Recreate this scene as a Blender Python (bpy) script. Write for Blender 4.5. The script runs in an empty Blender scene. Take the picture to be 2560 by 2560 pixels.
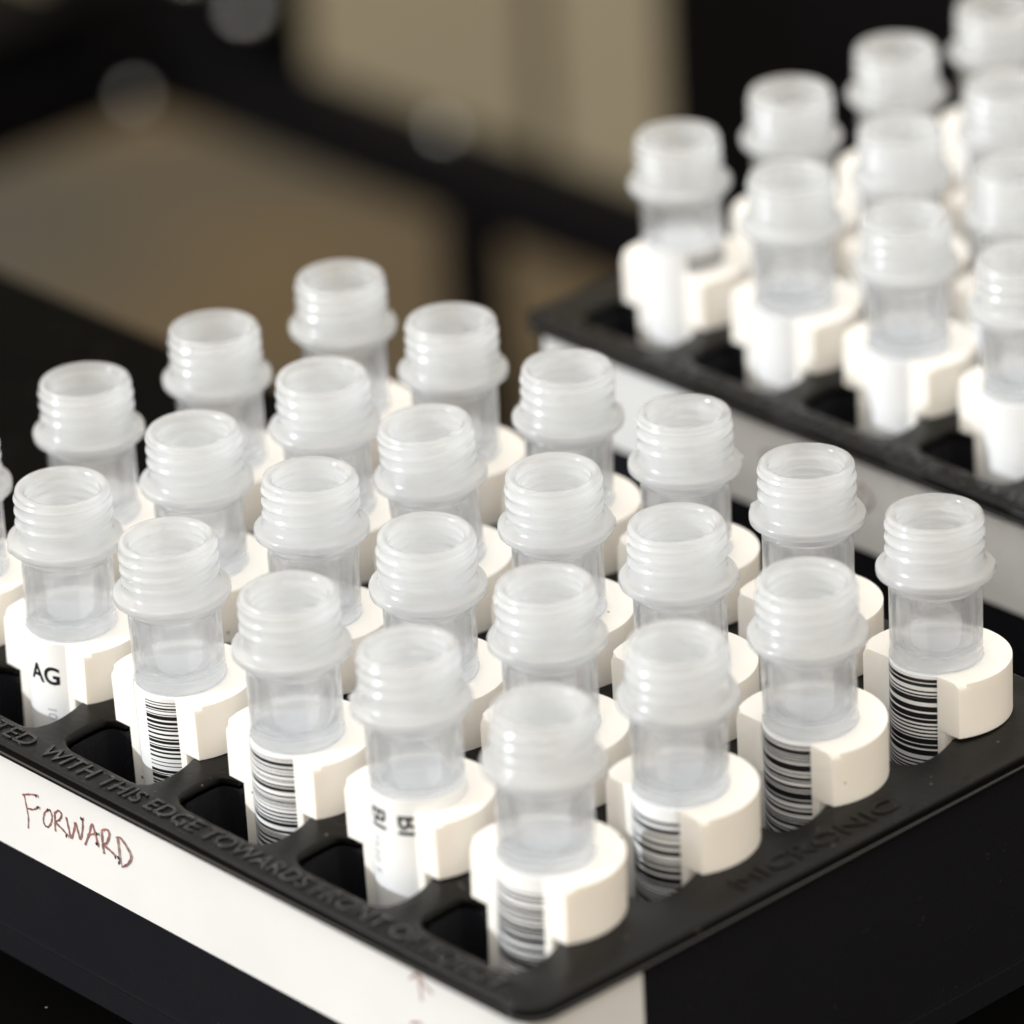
import bpy, bmesh, math, random
from mathutils import Vector, Matrix
random.seed(7)
S = 0.0185                      # metres per rack pitch: every size below is in pitches
sc = bpy.context.scene
COL = sc.collection

# ------------------------------------------------------------------ camera
cam_d = bpy.data.cameras.new('camera')
cam = bpy.data.objects.new('camera', cam_d)
COL.objects.link(cam)
sc.camera = cam
rt = Vector((0.67837032, 0.73299010, -0.05039074))
dn = Vector((0.29224179, -0.33211873, -0.89682322))
fw = Vector((-0.67409825, 0.59365197, -0.43950983))
M = Matrix((rt, -dn, -fw)).transposed().to_4x4()
M.translation = Vector((19.44203578, -17.21780433, 13.83995319)) * S
cam.matrix_world = M
cam_d.sensor_width = 36
cam_d.lens = 14115.88 / 2560 * 36
cam_d.clip_start = 0.02
cam_d.clip_end = 60
cam_d.dof.use_dof = True
cam_d.dof.focus_distance = 31.75 * S
APERTURE = 0.66                 # diameter in pitches
cam_d.dof.aperture_fstop = cam_d.lens / 1000 / (APERTURE * S)

# ------------------------------------------------------------------ world and lamps
w = bpy.data.worlds.new('World'); sc.world = w; w.use_nodes = True
nt = w.node_tree; nt.nodes.clear()
tc = nt.nodes.new('ShaderNodeTexCoord'); sp = nt.nodes.new('ShaderNodeSeparateXYZ')
cr = nt.nodes.new('ShaderNodeValToRGB'); mr = nt.nodes.new('ShaderNodeMapRange')
bg = nt.nodes.new('ShaderNodeBackground'); ow = nt.nodes.new('ShaderNodeOutputWorld')
nt.links.new(tc.outputs['Generated'], sp.inputs[0]); nt.links.new(sp.outputs['Z'], mr.inputs['Value'])
mr.inputs['From Min'].default_value = -1; mr.inputs['From Max'].default_value = 1
nt.links.new(mr.outputs[0], cr.inputs[0]); nt.links.new(cr.outputs[0], bg.inputs[0]); nt.links.new(bg.outputs[0], ow.inputs[0])
e = cr.color_ramp.elements
e[0].position = 0.40; e[0].color = (0.05, 0.040, 0.028, 1)
e[1].position = 0.50; e[1].color = (0.56, 0.465, 0.35, 1)
k = e.new(0.64); k.color = (0.80, 0.715, 0.59, 1)
k = e.new(0.95); k.color = (1.0, 0.972, 0.93, 1)
bg.inputs[1].default_value = 1.30

def lamp(name, kind, loc, target, energy, color, **kw):
    d = bpy.data.lights.new(name, kind); d.energy = energy; d.color = color
    for a_, b_ in kw.items(): setattr(d, a_, b_)
    o = bpy.data.objects.new(name, d); COL.objects.link(o)
    o.location = loc
    o.rotation_euler = (Vector(target) - Vector(loc)).to_track_quat('-Z', 'Y').to_euler()
    return o
sun_dir = Vector((0.60, 1.0, -0.45)).normalized()
aim = Vector((-2.5, 2.0, -0.6)) * S
lamp('window_light', 'SPOT', aim - sun_dir * 5.5, aim, 720, (0.91, 0.96, 1.0),
     spot_size=math.radians(30), spot_blend=0.3, shadow_soft_size=0.032)

# ------------------------------------------------------------------ exposure, colour
sc.view_settings.view_transform = 'Standard'
sc.view_settings.look = 'None'
sc.view_settings.exposure = 0.56
sc.view_settings.gamma = 1.0
sc.render.engine = 'CYCLES'
cy = sc.cycles
cy.max_bounces = 18; cy.diffuse_bounces = 6; cy.glossy_bounces = 5
cy.transmission_bounces = 14; cy.transparent_max_bounces = 40
cy.use_denoising = True
cy.sample_clamp_indirect = 6
cy.caustics_refractive = True; cy.caustics_reflective = False

# ------------------------------------------------------------------ materials
def mat(name):
    m = bpy.data.materials.new(name); m.use_nodes = True
    n = m.node_tree; n.nodes.clear()
    out = n.nodes.new('ShaderNodeOutputMaterial')
    return m, n, out
def setc(n, name, v):
    if name in n.inputs: n.inputs[name].default_value = v
def principled(name, color, rough=0.5, spec=0.5, noise=0.0, nscale=40, bump=0.0, bscale=400, bdist=0.02, sss=0.0, rnoise=0.0, coat=0.0):
    m, n, out = mat(name)
    p = n.nodes.new('ShaderNodeBsdfPrincipled')
    n.links.new(p.outputs[0], out.inputs[0])
    p.inputs['Base Color'].default_value = (*color, 1)
    p.inputs['Roughness'].default_value = rough
    setc(p, 'Specular IOR Level', spec); setc(p, 'Coat Weight', coat)
    c = n.nodes.new('ShaderNodeTexCoord')
    if noise > 0 or rnoise > 0:
        t = n.nodes.new('ShaderNodeTexNoise'); t.inputs['Scale'].default_value = nscale; t.inputs['Detail'].default_value = 6
        n.links.new(c.outputs['Object'], t.inputs['Vector'])
        r = n.nodes.new('ShaderNodeMapRange')
        r.inputs['From Min'].default_value = 0.3; r.inputs['From Max'].default_value = 0.7
        if noise > 0:
            r.inputs['To Min'].default_value = 1 - noise; r.inputs['To Max'].default_value = 1 + noise
            n.links.new(t.outputs[0], r.inputs[0])
            mx = n.nodes.new('ShaderNodeVectorMath'); mx.operation = 'SCALE'
            mx.inputs[0].default_value = color
            n.links.new(r.outputs[0], mx.inputs['Scale']); n.links.new(mx.outputs[0], p.inputs['Base Color'])
        if rnoise > 0:
            r2 = n.nodes.new('ShaderNodeMapRange')
            r2.inputs['From Min'].default_value = 0.3; r2.inputs['From Max'].default_value = 0.7
            r2.inputs['To Min'].default_value = rough - rnoise; r2.inputs['To Max'].default_value = rough + rnoise
            n.links.new(t.outputs[0], r2.inputs[0]); n.links.new(r2.outputs[0], p.inputs['Roughness'])
    if bump > 0:
        t = n.nodes.new('ShaderNodeTexNoise'); t.inputs['Scale'].default_value = bscale; t.inputs['Detail'].default_value = 4
        n.links.new(c.outputs['Object'], t.inputs['Vector'])
        b = n.nodes.new('ShaderNodeBump'); b.inputs['Strength'].default_value = bump; b.inputs['Distance'].default_value = bdist * S
        n.links.new(t.outputs[0], b.inputs['Height']); n.links.new(b.outputs[0], p.inputs['Normal'])
    if sss > 0:
        p.inputs['Subsurface Weight'].default_value = sss
        p.inputs['Subsurface Radius'].default_value = (1.0, 0.8, 0.6)
        setc(p, 'Subsurface Scale', 0.05 * S)
    return m

def dusty_black(name, color, rough, dust=0.5, spec=0.5):
    """black moulded plastic with a fine grain and sparse pale dust specks"""
    m, n, out = mat(name)
    p = n.nodes.new('ShaderNodeBsdfPrincipled'); n.links.new(p.outputs[0], out.inputs[0])
    setc(p, 'Specular IOR Level', spec)
    c = n.nodes.new('ShaderNodeTexCoord')
    v = n.nodes.new('ShaderNodeTexVoronoi'); v.inputs['Scale'].default_value = 900
    n.links.new(c.outputs['Object'], v.inputs['Vector'])
    lt = n.nodes.new('ShaderNodeMath'); lt.operation = 'LESS_THAN'; lt.inputs[1].default_value = 0.13
    n.links.new(v.outputs['Distance'], lt.inputs[0])
    cl = n.nodes.new('ShaderNodeTexNoise'); cl.inputs['Scale'].default_value = 170; cl.inputs['Detail'].default_value = 3
    n.links.new(c.outputs['Object'], cl.inputs['Vector'])
    gt = n.nodes.new('ShaderNodeMath'); gt.operation = 'GREATER_THAN'; gt.inputs[1].default_value = 0.62
    n.links.new(cl.outputs[0], gt.inputs[0])
    mu = n.nodes.new('ShaderNodeMath'); mu.operation = 'MULTIPLY'
    n.links.new(lt.outputs[0], mu.inputs[0]); n.links.new(gt.outputs[0], mu.inputs[1])
    mu2 = n.nodes.new('ShaderNodeMath'); mu2.operation = 'MULTIPLY'; mu2.inputs[1].default_value = dust
    n.links.new(mu.outputs[0], mu2.inputs[0])
    mx = n.nodes.new('ShaderNodeMix'); mx.data_type = 'RGBA'
    mx.inputs['A'].default_value = (*color, 1); mx.inputs['B'].default_value = (0.5, 0.45, 0.36, 1)
    n.links.new(mu2.outputs[0], mx.inputs['Factor']); n.links.new(mx.outputs['Result'], p.inputs['Base Color'])
    t = n.nodes.new('ShaderNodeTexNoise'); t.inputs['Scale'].default_value = 90; t.inputs['Detail'].default_value = 5
    n.links.new(c.outputs['Object'], t.inputs['Vector'])
    r = n.nodes.new('ShaderNodeMapRange'); r.inputs['From Min'].default_value = .3; r.inputs['From Max'].default_value = .7
    r.inputs['To Min'].default_value = rough - .07; r.inputs['To Max'].default_value = rough + .07
    n.links.new(t.outputs[0], r.inputs[0]); n.links.new(r.outputs[0], p.inputs['Roughness'])
    g = n.nodes.new('ShaderNodeTexNoise'); g.inputs['Scale'].default_value = 1500
    n.links.new(c.outputs['Object'], g.inputs['Vector'])
    b = n.nodes.new('ShaderNodeBump'); b.inputs['Strength'].default_value = 0.25; b.inputs['Distance'].default_value = 0.006 * S
    n.links.new(g.outputs[0], b.inputs['Height']); n.links.new(b.outputs[0], p.inputs['Normal'])
    return m

def vial_plastic():
    """natural polypropylene: clear where the wall is thin, milky where it is thick (neck, floor)"""
    m, n, out = mat('natural polypropylene')
    c = n.nodes.new('ShaderNodeTexCoord'); s = n.nodes.new('ShaderNodeSeparateXYZ')
    n.links.new(c.outputs['Object'], s.inputs[0])
    ramp = n.nodes.new('ShaderNodeValToRGB')
    r = n.nodes.new('ShaderNodeMapRange')
    r.inputs['From Min'].default_value = -0.9 * S; r.inputs['From Max'].default_value = 0.05 * S
    n.links.new(s.outputs['Z'], r.inputs[0]); n.links.new(r.outputs[0], ramp.inputs[0])
    e = ramp.color_ramp.elements
    def z(v): return (v + 0.9) / 0.95
    e[0].position = 0; e[0].color = (.55, .55, .55, 1)
    e[1].position = z(-0.80); e[1].color = (.24, .24, .24, 1)
    for zz, v in ((-0.765, .085), (-0.45, .085), (-0.40, .26), (-0.30, .48), (-0.06, .43), (0.0, .24)):
        q = e.new(z(zz)); q.color = (v, v, v, 1)
    df = n.nodes.new('ShaderNodeBsdfPrincipled'); df.inputs['Base Color'].default_value = (.935, .972, 1, 1)
    df.inputs['Subsurface Weight'].default_value = 1; df.inputs['Subsurface Radius'].default_value = (1, 1, 1)
    setc(df, 'Subsurface Scale', .07 * S); setc(df, 'Specular IOR Level', 0); df.inputs['Roughness'].default_value = .8
    tl = n.nodes.new('ShaderNodeBsdfTranslucent'); tl.inputs[0].default_value = (.94, .972, 1, 1)
    milk = n.nodes.new('ShaderNodeMixShader'); milk.inputs[0].default_value = .5
    n.links.new(df.outputs[0], milk.inputs[1]); n.links.new(tl.outputs[0], milk.inputs[2])
    rf = n.nodes.new('ShaderNodeBsdfGlass'); rf.inputs['IOR'].default_value = 1.38; rf.inputs['Roughness'].default_value = .08
    rf.inputs[0].default_value = (.975, .98, .99, 1)
    tr = n.nodes.new('ShaderNodeBsdfTransparent'); tr.inputs[0].default_value = (.97, .975, .985, 1)
    clear = n.nodes.new('ShaderNodeMixShader'); clear.inputs[0].default_value = .5
    n.links.new(rf.outputs[0], clear.inputs[1]); n.links.new(tr.outputs[0], clear.inputs[2])
    body = n.nodes.new('ShaderNodeMixShader')
    n.links.new(ramp.outputs[0], body.inputs[0]); n.links.new(clear.outputs[0], body.inputs[1]); n.links.new(milk.outputs[0], body.inputs[2])
    gl = n.nodes.new('ShaderNodeBsdfGlossy'); gl.inputs['Roughness'].default_value = .20
    fr = n.nodes.new('ShaderNodeFresnel'); fr.inputs['IOR'].default_value = 1.45
    g2 = n.nodes.new('ShaderNodeMixShader')
    ge = n.nodes.new('ShaderNodeNewGeometry'); sb = n.nodes.new('ShaderNodeMath'); sb.operation = 'SUBTRACT'; sb.inputs[0].default_value = 1
    n.links.new(ge.outputs['Backfacing'], sb.inputs[1])
    mu = n.nodes.new('ShaderNodeMath'); mu.operation = 'MULTIPLY'
    n.links.new(fr.outputs[0], mu.inputs[0]); n.links.new(sb.outputs[0], mu.inputs[1])
    n.links.new(mu.outputs[0], g2.inputs[0]); n.links.new(body.outputs[0], g2.inputs[1]); n.links.new(gl.outputs[0], g2.inputs[2])
    # fine moulding unevenness
    t = n.nodes.new('ShaderNodeTexNoise'); t.inputs['Scale'].default_value = 500; t.inputs['Detail'].default_value = 3
    n.links.new(c.outputs['Object'], t.inputs['Vector'])
    b = n.nodes.new('ShaderNodeBump'); b.inputs['Strength'].default_value = .35; b.inputs['Distance'].default_value = .012 * S
    n.links.new(t.outputs[0], b.inputs['Height'])
    for q in (df, tl, rf, gl): n.links.new(b.outputs[0], q.inputs['Normal'])
    n.links.new(g2.outputs[0], out.inputs[0])
    return m

PP = vial_plastic()
COLLAR = principled('cream collar plastic', (.89, .855, .80), rough=.42, spec=.4, noise=.02, nscale=120, bump=.15, bscale=700, bdist=.008, sss=.35)
_n = COLLAR.node_tree; _p = [q for q in _n.nodes if q.type == 'BSDF_PRINCIPLED'][0]
_src = _p.inputs['Base Color'].links[0].from_socket
_g = _n.nodes.new('ShaderNodeNewGeometry')
_v = _n.nodes.new('ShaderNodeTexVoronoi'); _v.inputs['Scale'].default_value = 210
_l = _n.nodes.new('ShaderNodeMath'); _l.operation = 'LESS_THAN'; _l.inputs[1].default_value = .055
_m = _n.nodes.new('ShaderNodeMix'); _m.data_type = 'RGBA'; _m.inputs['B'].default_value = (.12, .08, .05, 1)
_n.links.new(_g.outputs['Position'], _v.inputs['Vector']); _n.links.new(_v.outputs['Distance'], _l.inputs[0])
_n.links.new(_l.outputs[0], _m.inputs['Factor']); _n.links.new(_src, _m.inputs['A']); _n.links.new(_m.outputs['Result'], _p.inputs['Base Color'])
PAPER = principled('white label paper', (.81, .82, .83), rough=.5, noise=.015, nscale=300)
INK = principled('black print', (.012, .012, .014), rough=.28)
GREYINK = principled('faint grey print', (.33, .34, .36), rough=.5)
TAPE = principled('white paper tape', (.68, .68, .675), rough=.62, noise=.045, nscale=45, bump=.3, bscale=120, bdist=.02)
PEN = principled('maroon felt pen', (.25, .11, .10), rough=.6, noise=.4, nscale=500)
PENDARK = principled('dark pen blots', (.03, .012, .015), rough=.6)
PLATE = dusty_black('black rack top plastic', (.0040, .0038, .0033), .30, dust=.28, spec=.14)
BODY = dusty_black('black rack wall plastic', (.0100, .0100, .0125), .26, dust=.03, spec=.14)
GLOSSY = principled('glossy black rim', (.004, .004, .0045), rough=.07, spec=.6, bump=.2, bscale=500, bdist=.01)
DECKM = dusty_black('black deck mat', (.0014, .0013, .0012), .6, dust=.35, spec=.015)
FRAMEM = principled('black painted steel', (.0025, .0023, .0028), rough=.45, noise=.2, nscale=10, spec=.03)
FLOORM = principled('tan floor', (.085, .066, .042), rough=.42, noise=.30, nscale=4, spec=.2)
_n = FLOORM.node_tree; _p = [q for q in _n.nodes if q.type == 'BSDF_PRINCIPLED'][0]
_c = _n.nodes.new('ShaderNodeTexCoord'); _t = _n.nodes.new('ShaderNodeTexNoise'); _t.inputs['Scale'].default_value = 5.5; _t.inputs['Detail'].default_value = 1
_r = _n.nodes.new('ShaderNodeValToRGB'); _r.color_ramp.elements[0].position = .40; _r.color_ramp.elements[1].position = .60
_r.color_ramp.elements[0].color = (.120, .084, .044, 1); _r.color_ramp.elements[1].color = (.062, .057, .046, 1)
_n.links.new(_c.outputs['Object'], _t.inputs['Vector']); _n.links.new(_t.outputs[0], _r.inputs[0]); _n.links.new(_r.outputs[0], _p.inputs['Base Color'])
WALLM = principled('beige wall panel', (.225, .187, .122), rough=.6, noise=.05, nscale=2)
DARKM = principled('black cabinet paint', (.0022, .0020, .0020), rough=.6, spec=.02, noise=.15, nscale=6)
BOLTM = principled('bare steel bolt', (.6, .6, .6), rough=.2); 
for nd in BOLTM.node_tree.nodes:
    if nd.type == 'BSDF_PRINCIPLED': nd.inputs['Metallic'].default_value = 1

# ------------------------------------------------------------------ mesh helpers
def mesh_from(name, verts, faces, mats, mi=None, smooth=None, parent=None, link=True):
    me = bpy.data.meshes.new(name)
    me.from_pydata([(v[0]*S, v[1]*S, v[2]*S) for v in verts], [], faces)
    for m_ in (mats if isinstance(mats, (list, tuple)) else [mats]): me.materials.append(m_)
    if mi: me.polygons.foreach_set('material_index', mi)
    if smooth is not None:
        me.polygons.foreach_set('use_smooth', [True]*len(me.polygons))
        me.set_sharp_from_angle(angle=math.radians(smooth))
    me.update()
    o = bpy.data.objects.new(name, me)
    if link: COL.objects.link(o)
    if parent is not None: o.parent = parent
    return o
def tag(o, label, cat, group=None, kind=None):
    if label: o['label'] = label
    if cat: o['category'] = cat
    if group: o['group'] = group
    if kind: o['kind'] = kind
    return o
def empty(name, loc, label, cat, group=None):
    o = bpy.data.objects.new(name, None); COL.objects.link(o); o.empty_display_size = .01
    o.location = Vector(loc)*S
    return tag(o, label, cat, group)
def bm_obj(name, bm, mats, smooth=30, parent=None):
    bmesh.ops.recalc_face_normals(bm, faces=bm.faces)
    me = bpy.data.meshes.new(name); bm.to_mesh(me); bm.free()
    for v in me.vertices: v.co *= S
    for m_ in (mats if isinstance(mats, (list, tuple)) else [mats]): me.materials.append(m_)
    me.polygons.foreach_set('use_smooth', [True]*len(me.polygons)); me.set_sharp_from_angle(angle=math.radians(smooth))
    o = bpy.data.objects.new(name, me); COL.objects.link(o)
    if parent is not None: o.parent = parent
    return o
def add_box(bm, x0, x1, y0, y1, z0, z1, bev=0.0, seg=2):
    r = bmesh.ops.create_cube(bm, size=1)
    for v in r['verts']:
        v.co = Vector((x0+(v.co.x+.5)*(x1-x0), y0+(v.co.y+.5)*(y1-y0), z0+(v.co.z+.5)*(z1-z0)))
    if bev:
        ed = {e_ for v in r['verts'] for e_ in v.link_edges}
        bmesh.ops.bevel(bm, geom=list(ed), offset=bev, segments=seg, affect='EDGES', profile=.5)
def rrect(x0, x1, y0, y1, r, n=8):
    rs = r if isinstance(r, (list, tuple)) else [r]*4     # corners: (x1,y1) (x0,y1) (x0,y0) (x1,y0)
    cs = ((x1, y1, 0, -1, -1), (x0, y1, 90, 1, -1), (x0, y0, 180, 1, 1), (x1, y0, 270, -1, 1)); out = []
    for (cx, cy_, a0, sx, sy), q in zip(cs, rs):
        for i in range(n+1):
            a = math.radians(a0 + 90*i/n)
            out.append((cx+sx*q+q*math.cos(a), cy_+sy*q+q*math.sin(a)))
    return out
def curve_plate(name, loops, half, bevel, material, res=3, parent=None, z=0, smooth=40):
    """flat plate with holes, every rim rounded"""
    cu = bpy.data.curves.new(name, 'CURVE'); cu.dimensions = '2D'; cu.fill_mode = 'BOTH'
    cu.extrude = half*S; cu.bevel_depth = bevel*S; cu.bevel_resolution = res; cu.offset = -bevel*S
    for lp in loops:
        sp_ = cu.splines.new('POLY'); sp_.points.add(len(lp)-1); sp_.use_cyclic_u = True
        for p_, (x, y) in zip(sp_.points, lp): p_.co = (x*S, y*S, 0, 1)
    tmp = bpy.data.objects.new(name+'_tmp', cu); COL.objects.link(tmp)
    dg = bpy.context.evaluated_depsgraph_get(); dg.update()
    me = bpy.data.meshes.new_from_object(tmp.evaluated_get(dg))
    bpy.data.objects.remove(tmp); bpy.data.curves.remove(cu)
    me.materials.clear(); me.materials.append(material)
    bm = bmesh.new(); bm.from_mesh(me); bmesh.ops.remove_doubles(bm, verts=bm.verts, dist=1e-6)
    bmesh.ops.recalc_face_normals(bm, faces=bm.faces); bm.to_mesh(me); bm.free()
    for v in me.vertices: v.co.z += z*S
    me.polygons.foreach_set('use_smooth', [True]*len(me.polygons)); me.set_sharp_from_angle(angle=math.radians(smooth))
    o = bpy.data.objects.new(name, me); COL.objects.link(o)
    if parent is not None: o.parent = parent
    return o
def text_mesh(body, size, extrude=0.0, bevel=0.0, bold=0.0, spacing=1.0):
    """list of (co, faces) of a text laid flat in XY, in pitches, cut fine enough to bend"""
    cu = bpy.data.curves.new('t', 'FONT'); cu.body = body; cu.size = size; cu.extrude = extrude
    cu.bevel_depth = bevel; cu.offset = bold; cu.space_character = spacing; cu.resolution_u = 4
    tmp = bpy.data.objects.new('t', cu); COL.objects.link(tmp)
    dg = bpy.context.evaluated_depsgraph_get(); dg.update()
    me = bpy.data.meshes.new_from_object(tmp.evaluated_get(dg))
    bpy.data.objects.remove(tmp); bpy.data.curves.remove(cu)
    return me
def finish_text(me, name, material, fn, parent, cut=None):
    bm = bmesh.new(); bm.from_mesh(me)
    if cut:
        axis, step = cut
        lo = min(v.co[axis] for v in bm.verts); hi = max(v.co[axis] for v in bm.verts); q = lo+step
        while q < hi:
            no = [0, 0, 0]; no[axis] = 1; co = [0, 0, 0]; co[axis] = q
            bmesh.ops.bisect_plane(bm, geom=bm.verts[:]+bm.edges[:]+bm.faces[:], plane_co=co, plane_no=no); q += step
    for v in bm.verts: v.co = Vector(fn(v.co))*S
    bm.to_mesh(me); bm.free(); me.materials.clear(); me.materials.append(material)
    o = bpy.data.objects.new(name, me); COL.objects.link(o); o.parent = parent
    return o

# ------------------------------------------------------------------ tube parts
ZP = -1.205            # top of the rack plate; z = 0 is the tube's rim
def make_vial(kind=0):
    prof = [(0, -.876), (.13, -.876), (.238, -.876), (.254, -.872), (.263, -.860), (.2652, -.842), (.2620, -.828), (.2610, -.80)]
    prof += [(.2618, z) for z in (-.76, -.70, -.62, -.54, -.47, -.430)]
    prof += [(.2640, -.424), (.2700, -.418), (.2725, -.408), (.2720, -.385), (.277, -.374), (.304, -.363), (.324, -.361), (.3310, -.356), (.3330, -.346),
             (.3330, -.322), (.3305, -.313), (.323, -.309), (.300, -.306), (.284, -.300), (.2770, -.276)]
    z = -.254
    while z < -.030:
        prof.append(('t', z)); z += .0062
    prof += [(.2720, -.024), (.2700, -.014), (.2650, -.006), (.2580, -.001), (.2480, 0), (.237, -.002), (.228, -.007), (.221, -.014), (.2160, -.026)]
    z = -.04
    while z > -.40:
        prof.append((.2130 + .0035*math.sin(z/.052*2*math.pi), z)); z -= .0105
    prof += [(.211, -.405), (.213, -.415), (.220, -.425), (.2215, -.44), (.2215, -.55), (.2205, -.70), (.2180, -.745), (.210, -.765), (.196, -.780), (.175, -.789), (.10, -.795), (0, -.797)]
    N = 88; V = []; F = []
    rings = []
    for p_ in prof:
        ring = []
        if p_[0] == 0:
            V.append((0, 0, p_[1])); rings.append([len(V)-1]); continue
        for i in range(N):
            th = 2*math.pi*i/N
            if p_[0] == 't':
                zz = p_[1]
                u = (zz/.074 - i/N + kind*.37) % 1.0
                c_ = max(0., 1-abs(u-.5)/.36)
                b_ = c_*c_*(3-2*c_)
                fade = min(1, (zz+.256)/.022, (-.026-zz)/.020)
                r_ = .2715 + .0115*b_*max(0, fade)
                zc = zz
            else:
                r_, zc = p_
                if r_ > .315 and i in (5, 6): r_ += .009          # gate stub left on the flange
            V.append((r_*math.cos(th), r_*math.sin(th), zc)); ring.append(len(V)-1)
        rings.append(ring)
    for a_, b_ in zip(rings, rings[1:]):
        if len(a_) == 1:
            for i in range(N): F.append((a_[0], b_[(i+1) % N], b_[i]))
        elif len(b_) == 1:
            for i in range(N): F.append((a_[i], a_[(i+1) % N], b_[0]))
        else:
            for i in range(N): F.append((a_[i], a_[(i+1) % N], b_[(i+1) % N], b_[i]))
    # small gate stub on the flange edge
    o = mesh_from('vial_body', V, F, PP, smooth=55, link=False)
    return o.data
VIALS = [make_vial(0), make_vial(1), make_vial(2)]

def arc(r, a0, a1, n):
    return [(r*math.cos(a0+(a1-a0)*i/n), r*math.sin(a0+(a1-a0)*i/n)) for i in range(n+1)]
def c_shape(ro, ri, d, g):
    """C-shaped outline: cylinder cut flat at y=-d, slot of half width g towards -Y"""
    ao = math.asin(-d/ro); ai = -math.acos(g/ri); al = -math.asin(-d/ri)
    out = [(g, -d)] + arc(ro, ao, math.pi-ao, 40)
    out += list(reversed(arc(ri, ai, math.pi+al, 32)))
    return out
def extrude_poly(bm, poly, z0, z1):
    b = [bm.verts.new((x, y, z0)) for x, y in poly]; t = [bm.verts.new((x, y, z1)) for x, y in poly]
    n = len(poly); fs = []
    for i in range(n): fs.append(bm.faces.new((b[i], b[(i+1) % n], t[(i+1) % n], t[i])))
    tf = bm.faces.new(t); bf = bm.faces.new(list(reversed(b)))
    return t, b, tf, bf
def make_collar():
    bm = bmesh.new()
    t, b, tf, bf = extrude_poly(bm, c_shape(.424, .2680, .210, .202), -1.2035, -.872)
    ed = [e_ for e_ in tf.edges]
    rad = lambda v: math.hypot(v.co.x, v.co.y)
    outer = [e_ for e_ in ed if all(rad(v) > .41 for v in e_.verts) and not all(abs(v.co.y+.210) < 1e-4 for v in e_.verts)]
    bmesh.ops.bevel(bm, geom=outer, offset=.050, segments=5, affect='EDGES', profile=.5)
    bmesh.ops.recalc_face_normals(bm, faces=bm.faces)
    o = bm_obj('collar', bm, COLLAR, smooth=28); me = o.data; bpy.data.objects.remove(o); return me
def make_sleeve():
    bm = bmesh.new()
    extrude_poly(bm, c_shape(.324, .2680, .206, .198), -2.25, -1.205)
    o = bm_obj('lower_sleeve', bm, COLLAR, smooth=28); me = o.data; bpy.data.objects.remove(o); return me
COLLAR_ME, SLEEVE_ME = make_collar(), make_sleeve()

def make_label(bars, ph0=-100, ph1=100, top=-.885):
    """paper wrapped round the tube's lower half; bars = [(z_top, z_bottom)] printed between the angles"""
    R_ = .2668; zs = sorted({top, -2.2, *[q for b_ in bars for q in b_]}, reverse=True)
    A = [-180+3*i for i in range(120)]
    V = []; F = []; mi = []
    for z in zs:
        for a in A: V.append((R_*math.sin(math.radians(a)), -R_*math.cos(math.radians(a)), z))
    n = len(A)
    for j in range(len(zs)-1):
        mid = (zs[j]+zs[j+1])/2
        dark = any(b_[1] < mid < b_[0] for b_ in bars)
        for i in range(n):
            F.append((j*n+i, (j+1)*n+i, (j+1)*n+(i+1) % n, j*n+(i+1) % n))
            a = A[i]+1.5
            mi.append(1 if dark and ph0 < a < ph1 else 0)
    c0 = len(V); V.append((0, 0, top)); V.append((0, 0, -2.2)); last = (len(zs)-1)*n
    for i in range(n):
        F.append((c0, i, (i+1) % n)); mi.append(0)
        F.append((c0+1, last+(i+1) % n, last+i)); mi.append(0)
    o = mesh_from('label', V, F, [PAPER, INK], mi=mi, smooth=40, link=False)
    return o.data
def barcode(seed, z_start, z_end=-1.62, dense=1.0, module=.0060):
    r = random.Random(seed); z = z_start; out = []
    while z > z_end:
        wb = r.choices([1, 2, 3, 4], [5, 3, 2, 1])[0]*module*dense
        gap = r.choices([1, 2, 3, 4], [4, 4, 2, 1])[0]*module
        out.append((round(z, 5), round(z-wb, 5))); z -= wb+gap
    return out
LAB = dict(
    plain=make_label([]), tall=make_label([], top=-.800),
    slot=make_label(barcode(3, -.912, module=.0056, dense=1.1), 1, 90),
    wide=make_label(barcode(11, -.905, module=.0060)),
    late=make_label(barcode(21, -.985, module=.0075, dense=1.3)),
    later=make_label(barcode(35, -.965, module=.0070, dense=1.5)),
    high=make_label(barcode(44, -.900, module=.0062, dense=1.7)),
    cornerlab=make_label([(-.752, -.766), (-.776, -.786), (-.796, -.816), (-.824, -.836), (-.846, -.862)], 52, 125, top=-.72),
    high2=make_label(barcode(58, -.905, module=.0060, dense=1.8)),
)

def new_part(name, me, parent, loc=None):
    o = bpy.data.objects.new(name, me); COL.objects.link(o); o.parent = parent
    return o
def on_cylinder(phi_c, z_c, rot, R_=.2684):
    """map flat text coords to the label; rot=0 upright, 1 = reads downwards, -1 = reads upwards"""
    def f(co):
        x, y = co.x, co.y
        if rot == 0: dx, dz = x, y
        elif rot == 1: dx, dz = y, -x
        else: dx, dz = -y, x
        a = math.radians(phi_c)+dx/R_
        return (R_*math.sin(a), -R_*math.cos(a), z_c+dz)
    return f

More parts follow.
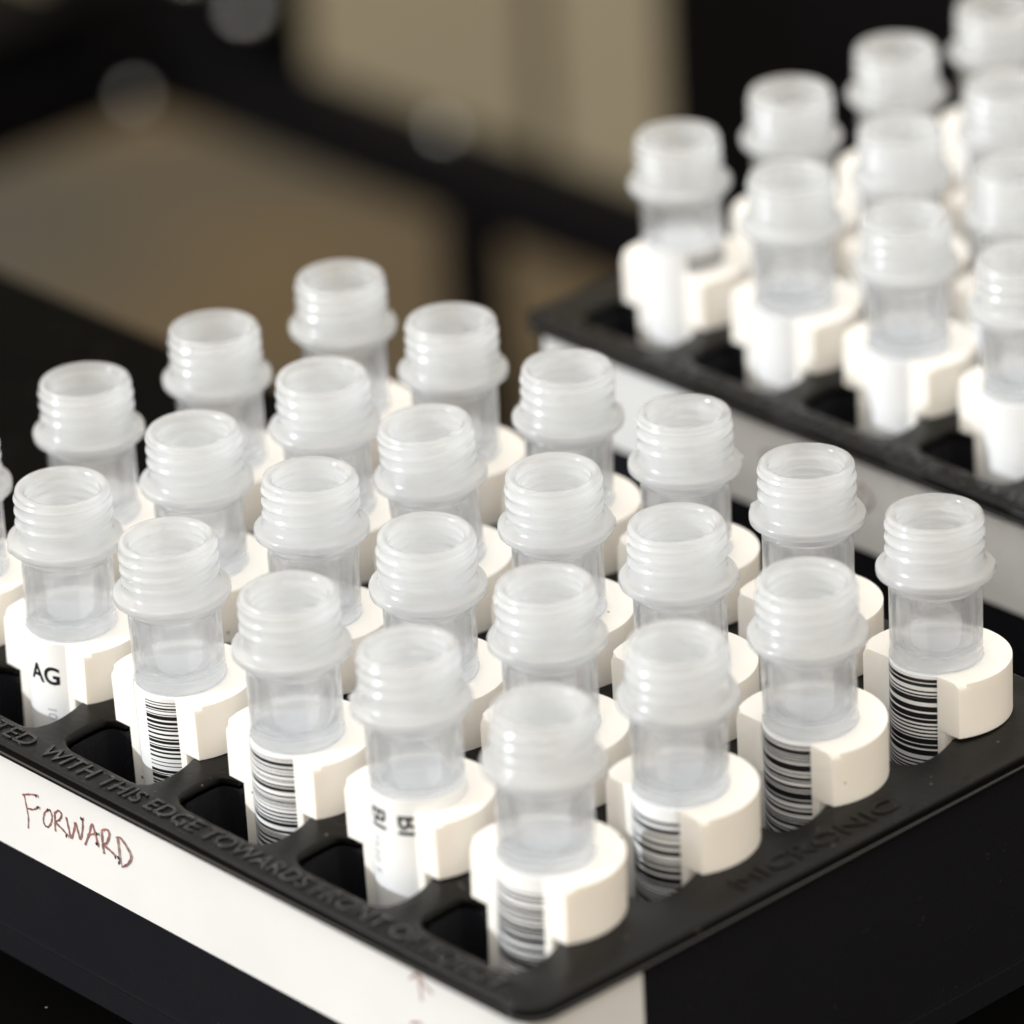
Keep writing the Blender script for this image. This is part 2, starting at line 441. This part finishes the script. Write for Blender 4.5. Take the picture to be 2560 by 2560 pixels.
def add_tube(a, b, origin, label, group, lab='plain', lean=(0, 0), vk=0, rz=0.0, full=True):
    """origin = position of tube (0,0); the Empty stands on the rack plate"""
    t = empty('sample_tube', (origin[0]-a, origin[1]+b, ZP), label, 'tube', group)
    H = 1.205
    t.rotation_euler = (-lean[1]/H, lean[0]/H, rz)
    base = Matrix.Translation((0, 0, -ZP*S))
    for nm, me in (('vial_body', VIALS[vk % 3]), ('collar', COLLAR_ME), ('lower_sleeve', SLEEVE_ME), ('label', LAB[lab])):
        o = new_part(nm, me, t); o.matrix_local = base
        if nm == 'vial_body':
            o.matrix_local = base @ Matrix.Rotation(random.uniform(0, 6.28), 4, 'Z')
        if nm == 'label': lab_o = o
    return t, lab_o

# ------------------------------------------------------------------ the rack
HOLE = ([(.25,-.612),(.31,-.60),(.35,-.565),(.368,-.51),(.370,-.45),(.362,-.38),(.345,-.31),(.325,-.255),(.308,-.210)]
        + [(.345*math.cos(math.radians(q)), .345*math.sin(math.radians(q))) for q in range(-27, 208, 9)]
        + [(-.315,-.195),(-.375,-.210),(-.412,-.235),(-.424,-.27),(-.424,-.34),(-.420,-.42),(-.410,-.50),(-.392,-.548),(-.345,-.585),(-.27,-.606)])
def hole(cx, cy_): return [(cx+x, cy_+y) for x, y in HOLE]
def make_rack(name, origin, label, group):
    rk = empty(name, (origin[0]-2.5, origin[1]+1.5, -2.68), label, 'tube rack', group)
    inv_ = Matrix.Translation(-rk.location)
    X0, X1, Y0, Y1 = -5.74, .745, -.825, 3.60
    parts = []
    # plate with 24 rounded openings
    loops = [rrect(X0, X1, Y0, Y1, .17, 8)] + [hole(-a, b) for a in range(6) for b in range(4)]
    parts.append(curve_plate('rack_top', loops, .008, .024, PLATE, z=ZP-.032))
    # raised outer lip just under the plate edge
    parts.append(curve_plate('rack_rim', [rrect(X0-.012, X1+.012, Y0-.012, Y1+.012, .18, 8), rrect(X0+.08, X1-.08, Y0+.08, Y1-.08, .11, 8)], .003, .014, GLOSSY, z=ZP-.073))
    # walls
    def walls(nm, x0, x1, y0, y1, r, z0, z1, m_, t=.05, bev=0):
        out = rrect(x0, x1, y0, y1, r, 8); inn = rrect(x0+t, x1-t, y0+t, y1-t, max(r-t, .02), 8); n = len(out)
        V = [(x, y, z) for z in (z0, z1) for lp in (out, inn) for x, y in lp]; F = []
        for i in range(n):
            j = (i+1) % n
            F += [(i, j, 2*n+j, 2*n+i), (n+j, n+i, 3*n+i, 3*n+j), (2*n+i, 2*n+j, 3*n+j, 3*n+i), (j, i, n+i, n+j)]
        return mesh_from(nm, V, F, m_, smooth=35)
    parts.append(walls('rack_wall', -5.69, .705, -.770, 3.55, .13, -2.52, ZP-.091, BODY))
    parts.append(walls('rack_skirt', -5.715, .73, -.795, 3.575, .14, -2.68, -2.523, BODY, t=.08))
    # wells: one pocket wall round every opening
    V = []; F = []
    for a in range(6):
        for b in range(4):
            lp = [( -a+(x+a)*.985, b+.0-.155+(y-b+.155)*.985) for x, y in hole(-a, b)]
            lq = [( -a+(x+a)*.93, b-.155+(y-b+.155)*.93) for x, y in hole(-a, b)]
            s0 = len(V); n = len(lp)
            V += [(x, y, ZP-.066) for x, y in lp] + [(x, y, -2.50) for x, y in lq]
            for i in range(n):
                j = (i+1) % n; F.append((s0+j, s0+i, s0+n+i, s0+n+j))
            F.append(tuple(s0+n+i for i in range(n)))
    parts.append(mesh_from('well_walls', V, F, BODY, smooth=40))
    # white paper tape: front wall, round the near corner, a short way along the end wall
    z0, z1 = -1.925, -1.235
    path = [(-5.55, -.7745)] + [(x, y) for x, y in rrect(-5.7, .7095, -.7745, 3.6, .1345, 8)[27:36]] + [(.7095, .0)]
    T = .006; V = []; F = []
    nrm = []
    for i, p_ in enumerate(path):
        q0 = Vector(path[max(i-1, 0)]); q1 = Vector(path[min(i+1, len(path)-1)]); d = (q1-q0).normalized(); nrm.append((d.y, -d.x))
    for (x, y), (nx, ny) in zip(path, nrm):
        V += [(x, y, z0), (x, y, z1), (x+nx*T, y+ny*T, z1), (x+nx*T, y+ny*T, z0)]
    for i in range(len(path)-1):
        for q in range(4): F.append((4*i+q, 4*i+(q+1) % 4, 4*i+4+(q+1) % 4, 4*i+4+q))
    m4 = 4*(len(path)-1); F += [(0, 3, 2, 1), (m4, m4+1, m4+2, m4+3)]
    tape = mesh_from('paper_tape', V, F, TAPE, smooth=30); parts.append(tape)
    # moulded lettering
    def emb(body, size, fn, spacing=1.0):
        me = text_mesh(body, size, extrude=.0065, bevel=.003, bold=-.002, spacing=spacing)
        xs = [v.co.x for v in me.vertices]; return me, min(xs), max(xs)
    me, lo, hi = emb('WITH THIS EDGE TOWARDS FRONT OF ROBOT', .172, None)
    k_ = 3.82/(hi-lo)
    o = finish_text(me, 'moulded_lettering', GLOSSY, lambda c: (-3.385+(c.x-lo)*k_, -.770+c.y*.97, ZP+.004+c.z), None); parts.append(o)
    me2, lo2, hi2 = emb('RACK MUST BE INSERTED', .172, None); 
    k2 = 2.22/(hi2-lo2)
    o = finish_text(me2, 'moulded_lettering', GLOSSY, lambda c: (-3.49-(hi2-c.x)*k2, -.770+c.y*.97, ZP+.004+c.z), None); parts.append(o)
    me3, lo3, hi3 = emb('MICRONIC', .20, None); k3 = 1.22/(hi3-lo3)
    o = finish_text(me3, 'moulded_maker_name', PLATE, lambda c: (.640-c.y*.85, .82+(c.x-lo3)*k3, ZP+.002+c.z*.8), None); parts.append(o)
    ot = Matrix.Translation(Vector((origin[0], origin[1], 0))*S)
    for p_ in parts:
        p_.parent = rk; p_.matrix_local = inv_ @ ot
    return rk, tape
FRONT = (0.0, 0.0); REAR = (-0.02, 5.945)
rack1, tape1 = make_rack('tube_rack', FRONT, 'near black tube rack with FORWARD written on its white paper tape', 'black tube racks')
rack2, tape2 = make_rack('tube_rack', REAR, 'blurred black tube rack standing behind the nearer one, tape partly in shade', 'black tube racks')

# handwriting on the tape, drawn with a felt pen: (x, z) strokes on the front wall
STROKES = [[(-3.553,-1.529),(-3.482,-1.499),(-3.409,-1.478)],[(-3.533,-1.525),(-3.521,-1.604),(-3.515,-1.662),(-3.526,-1.737)],[(-3.516,-1.602),(-3.457,-1.587),(-3.405,-1.551)],
 [(-3.308,-1.531),(-3.351,-1.567),(-3.372,-1.622),(-3.363,-1.652),(-3.335,-1.654),(-3.301,-1.615),(-3.286,-1.563),(-3.303,-1.529)],[(-3.257,-1.532),(-3.264,-1.601),(-3.267,-1.656)],
 [(-3.263,-1.541),(-3.22,-1.505),(-3.193,-1.521),(-3.219,-1.564),(-3.256,-1.592),(-3.198,-1.617),(-3.155,-1.64)],
 [(-3.152,-1.519),(-3.138,-1.587),(-3.123,-1.645),(-3.086,-1.574),(-3.07,-1.525),(-3.053,-1.575),(-3.036,-1.619),(-3.006,-1.538),(-3.0,-1.469)],
 [(-2.997,-1.641),(-2.948,-1.549),(-2.915,-1.476),(-2.891,-1.533),(-2.873,-1.608)],[(-2.964,-1.563),(-2.865,-1.517)],[(-2.828,-1.48),(-2.831,-1.571),(-2.825,-1.632)],
 [(-2.829,-1.484),(-2.78,-1.458),(-2.76,-1.484),(-2.792,-1.549),(-2.822,-1.57),(-2.76,-1.59),(-2.712,-1.608)],[(-2.686,-1.476),(-2.682,-1.554),(-2.684,-1.641)],
 [(-2.696,-1.479),(-2.662,-1.467),(-2.612,-1.5),(-2.575,-1.552),(-2.608,-1.611),(-2.668,-1.656)]]
ARROW = [[(-0.174,-1.347),(-0.166,-1.39),(-0.16,-1.444),(-0.157,-1.5)],[(-0.244,-1.402),(-0.212,-1.372),(-0.177,-1.349),(-0.133,-1.388),(-0.098,-1.408),(-0.063,-1.419)],[(-0.263,-1.686),(-0.213,-1.658),(-0.165,-1.653)]]
BLOTS = [(-3.409,-1.478),(-3.405,-1.551),(-3.308,-1.531),(-3.155,-1.64),(-3.0,-1.469),(-2.865,-1.517),(-2.878,-1.585),(-2.712,-1.608),(-2.684,-1.635),(-2.685,-1.60)]
def catmull(pts, n=7):
    P_ = [pts[0]]+list(pts)+[pts[-1]]; out = []
    for i in range(1, len(P_)-2):
        p0, p1, p2, p3 = (Vector(q) for q in P_[i-1:i+3])
        for j in range(n):
            t = j/n
            out.append(.5*((2*p1)+(-p0+p2)*t+(2*p0-5*p1+4*p2-p3)*t*t+(-p0+3*p1-3*p2+p3)*t**3))
    out.append(Vector(pts[-1])); return out
def pen_mesh(name, strokes, y, parent, dx=0, dz=0, wdt=.0085, blots=()):
    V = []; F = []; mi = []
    r = random.Random(5)
    for si, s_ in enumerate(strokes):
        c_ = catmull(s_); yy = y-.0006*si
        s0 = len(V)
        for i, p_ in enumerate(c_):
            d = (c_[min(i+1, len(c_)-1)]-c_[max(i-1, 0)]).normalized(); n_ = Vector((-d.y, d.x))
            h = wdt*(1+.25*math.sin(i*1.3+si)+r.uniform(-.12, .12))*(0.75 if i in (0,) else 1)
            V += [(p_.x+n_.x*h+dx, yy, p_.y+n_.y*h+dz), (p_.x-n_.x*h+dx, yy, p_.y-n_.y*h+dz)]
        for i in range(len(c_)-1):
            F.append((s0+2*i, s0+2*i+1, s0+2*i+3, s0+2*i+2)); mi.append(0)
    for bi, (bx, bz) in enumerate(blots):
        s0 = len(V)
        for i in range(10):
            q = 2*math.pi*i/10; V.append((bx+.0085*math.cos(q)+dx, y-.010-.0003*bi, bz+.012*math.sin(q)+dz))
        F.append(tuple(range(s0, s0+10))); mi.append(1)
    o = mesh_from(name, V, F, [PEN, PENDARK], mi=mi)
    o.parent = parent
    return o
for tp in (tape1, tape2):
    pen_mesh('handwriting', STROKES, -.7815, tp, wdt=.0062, blots=BLOTS)
    pen_mesh('arrow_mark', ARROW, -.7815, tp, wdt=.0075)

# ------------------------------------------------------------------ the tubes
LEAN = {(3,3):(.024,.021),(2,3):(-.013,.04),(1,3):(-.011,.028),(0,3):(-.023,.033),(2,2):(.012,-.022),(1,2):(-.004,-.01),(5,1):(-.005,.007),(5,2):(-.006,.004),
 (4,1):(.01,-.007),(4,0):(.031,.006),(3,0):(-.012,-.013),(3,1):(-.015,.043),(5,3):(.006,.009),(4,3):(.003,.022),(4,2):(.019,-.022),(3,2):(-.032,-.063),
 (0,0):(.009,.029),(1,0):(-.023,.008),(0,1):(.019,-.003),(0,2):(.018,-.02),(1,1):(-.01,-.001),(2,0):(.015,-.005),(2,1):(.045,-.021)}
ORD = ['first', 'second', 'third', 'fourth', 'fifth', 'sixth']
ROWS1 = ['front row beside the FORWARD tape', 'second row back from the FORWARD tape', 'third row back from the FORWARD tape', 'rearmost row of the near rack']
SPECIAL = {(0,0): ('late', 'blurred nearest tube at the rack corner, barcode starting below a white band'),
 (1,0): ('tall', 'tube with BI printed sideways on its label, second from the near corner'),
 (2,0): ('wide', 'tube with full-width barcode by the hand-lettered tape, third from the corner'),
 (3,0): ('slot', 'tube with a narrow barcode above the word THIS, fourth from the corner'),
 (4,0): ('plain', 'tube with AG printed on its white label near the left edge'),
 (5,0): ('plain', 'tube cut off by the left edge of the photo, only a sliver showing'),
 (0,1): ('later', 'tube by the side rim next behind the nearest one, sunlit patch on its barcode'),
 (0,2): ('high', 'tube with a dense barcode beside the moulded name on the side rim'),
 (0,3): ('high2', 'sharpest tube at the far right of the near rack, dense barcode under its clear body')}
for a in range(6):
    for b in range(4):
        lab, txt = SPECIAL.get((a, b), ('plain' if (a+b) % 2 else 'wide', '%s tube from the side rim, %s' % (ORD[a], ROWS1[b])))
        t, lo_ = add_tube(a, b, FRONT, txt, 'open tubes in the near rack', lab, LEAN.get((a, b), (0, 0)), vk=a+b)
        if (a, b) == (4, 0):
            me = text_mesh('AG', .155, bold=.004); finish_text(me, 'printed_letters', INK, on_cylinder(-12, -1.150, 0), lo_, cut=(0, .02))
            me = text_mesh('01', .085); finish_text(me, 'printed_number', GREYINK, on_cylinder(26, -1.385, -1), lo_, cut=(1, .02))
        if (a, b) == (1, 0):
            me = text_mesh('BI', .170, bold=.003); finish_text(me, 'printed_letters', INK, on_cylinder(-19, -.875, 1), lo_, cut=(1, .02))
            me = text_mesh('BI', .165, bold=.003); finish_text(me, 'printed_letters', INK, on_cylinder(24, -.885, 1), lo_, cut=(1, .02))
            me = text_mesh('7520 5', .082, spacing=1.1); finish_text(me, 'printed_number', GREYINK, on_cylinder(-20, -1.050, 1), lo_, cut=(1, .02))
ROWS2 = ['row beside the rear rack tape', 'second row of the rear rack', 'third row of the rear rack', 'farthest row of the rear rack']
for (a, b) in [(5,0),(4,0),(3,0),(2,0),(5,1),(4,1),(3,1),(5,2),(4,2),(5,3),(3,2),(2,1),(4,3)]:
    lab = 'cornerlab' if (a, b) == (5, 0) else ('wide' if (a, b) in ((4,1),(5,2)) else 'plain')
    t, lo_ = add_tube(a, b, REAR, 'blurred %s tube from the left end in the %s' % (ORD[5-a], ROWS2[b]), 'open tubes in the rear rack', lab,
                      (random.uniform(-.02, .02), random.uniform(-.02, .02)), vk=a)
# ------------------------------------------------------------------ the setting
def struct(o, kind='structure'): o['kind'] = kind; return o
bm = bmesh.new(); add_box(bm, -24.0, 9.0, -12, 5.35, -2.95, -2.685, .03); 
dk = bm_obj('deck', bm, DECKM); struct(dk)
bm = bmesh.new(); add_box(bm, -6.6, 9.0, 5.36, 12.0, -2.95, -2.685, .03)
dk2 = bm_obj('deck', bm, DECKM); struct(dk2)
FZ = -20.5
bm = bmesh.new(); add_box(bm, -140, 60, -60, 37.55, FZ-1, FZ)
struct(bm_obj('floor', bm, FLOORM))
bm = bmesh.new()
for x0, x1 in ((-140, -41.8), (-41.0, 60)): add_box(bm, x0, x1, 37.6, 38.6, FZ, 30, .05)
add_box(bm, -41.79, -41.01, 37.95, 38.6, FZ, 30)
wl = bm_obj('wall', bm, WALLM); struct(wl)
tag(wl, 'beige panelled wall far behind the racks, out of focus', 'wall')

# empty black steel stand beyond the deck
st = empty('steel_stand', (-37.5, 28.2, FZ), 'out-of-focus black steel frame behind the racks with an L-shaped top rail', 'stand')
def stand_part(nm, boxes, m_=FRAMEM, bev=.06):
    bm = bmesh.new()
    for q in boxes: add_box(bm, *q, bev, 3)
    o = bm_obj(nm, bm, m_); o.parent = st; o.matrix_parent_inverse = Matrix.Translation(-st.location); return o
stand_part('top_rail', [(-38.2, -15, 27.4, 28.3, -15.25, -14.3)])
stand_part('side_rail', [(-38.7, -37.9, 10, 27.35, -15.1, -14.3), (-41.6, -38.8, 10, 27.0, -14.6, -13.7)])
stand_part('leg', [(-32.6, -31.95, 27.6, 28.2, FZ, -15.02)])
stand_part('corner_post', [(-38.9, -37.0, 28.32, 29.3, -15.0, -12.4)])
stand_part('back_panel', [(-42.0, -38.95, 28.5, 29.2, -16.0, -12.4)])
def bolt(x, y, z, r):
    bm = bmesh.new(); bmesh.ops.create_uvsphere(bm, u_segments=24, v_segments=12, radius=r)
    for v in bm.verts: v.co = Vector((v.co.x+x, v.co.y+y, v.co.z*.8+z))
    o = bm_obj('bolt', bm, BOLTM, 60); o.parent = st; o.matrix_parent_inverse = Matrix.Translation(-st.location)
bolt(-32.75, 27.95, -14.28, .13); bolt(-37.8, 26.75, -14.75, .17); bolt(-36.98, 28.2, -13.72, .2); bolt(-38.2, 28.2, -13.45, .15)
# black cabinet behind the rear rack
cb = empty('equipment_cabinet', (-20, 34, FZ), 'large black cabinet out of focus behind the rear rack', 'cabinet')
bm = bmesh.new(); add_box(bm, -29.3, -5, 28.6, 37.4, FZ, -4, .12, 3)
o = bm_obj('cabinet_body', bm, DARKM); o.parent = cb; o.matrix_parent_inverse = Matrix.Translation(-cb.location)
bm = bmesh.new(); add_box(bm, -26.5, -6, 28.50, 28.59, -12.0, -9.6, .03)
o = bm_obj('cabinet_door', bm, FRAMEM); o.parent = cb; o.matrix_parent_inverse = Matrix.Translation(-cb.location)
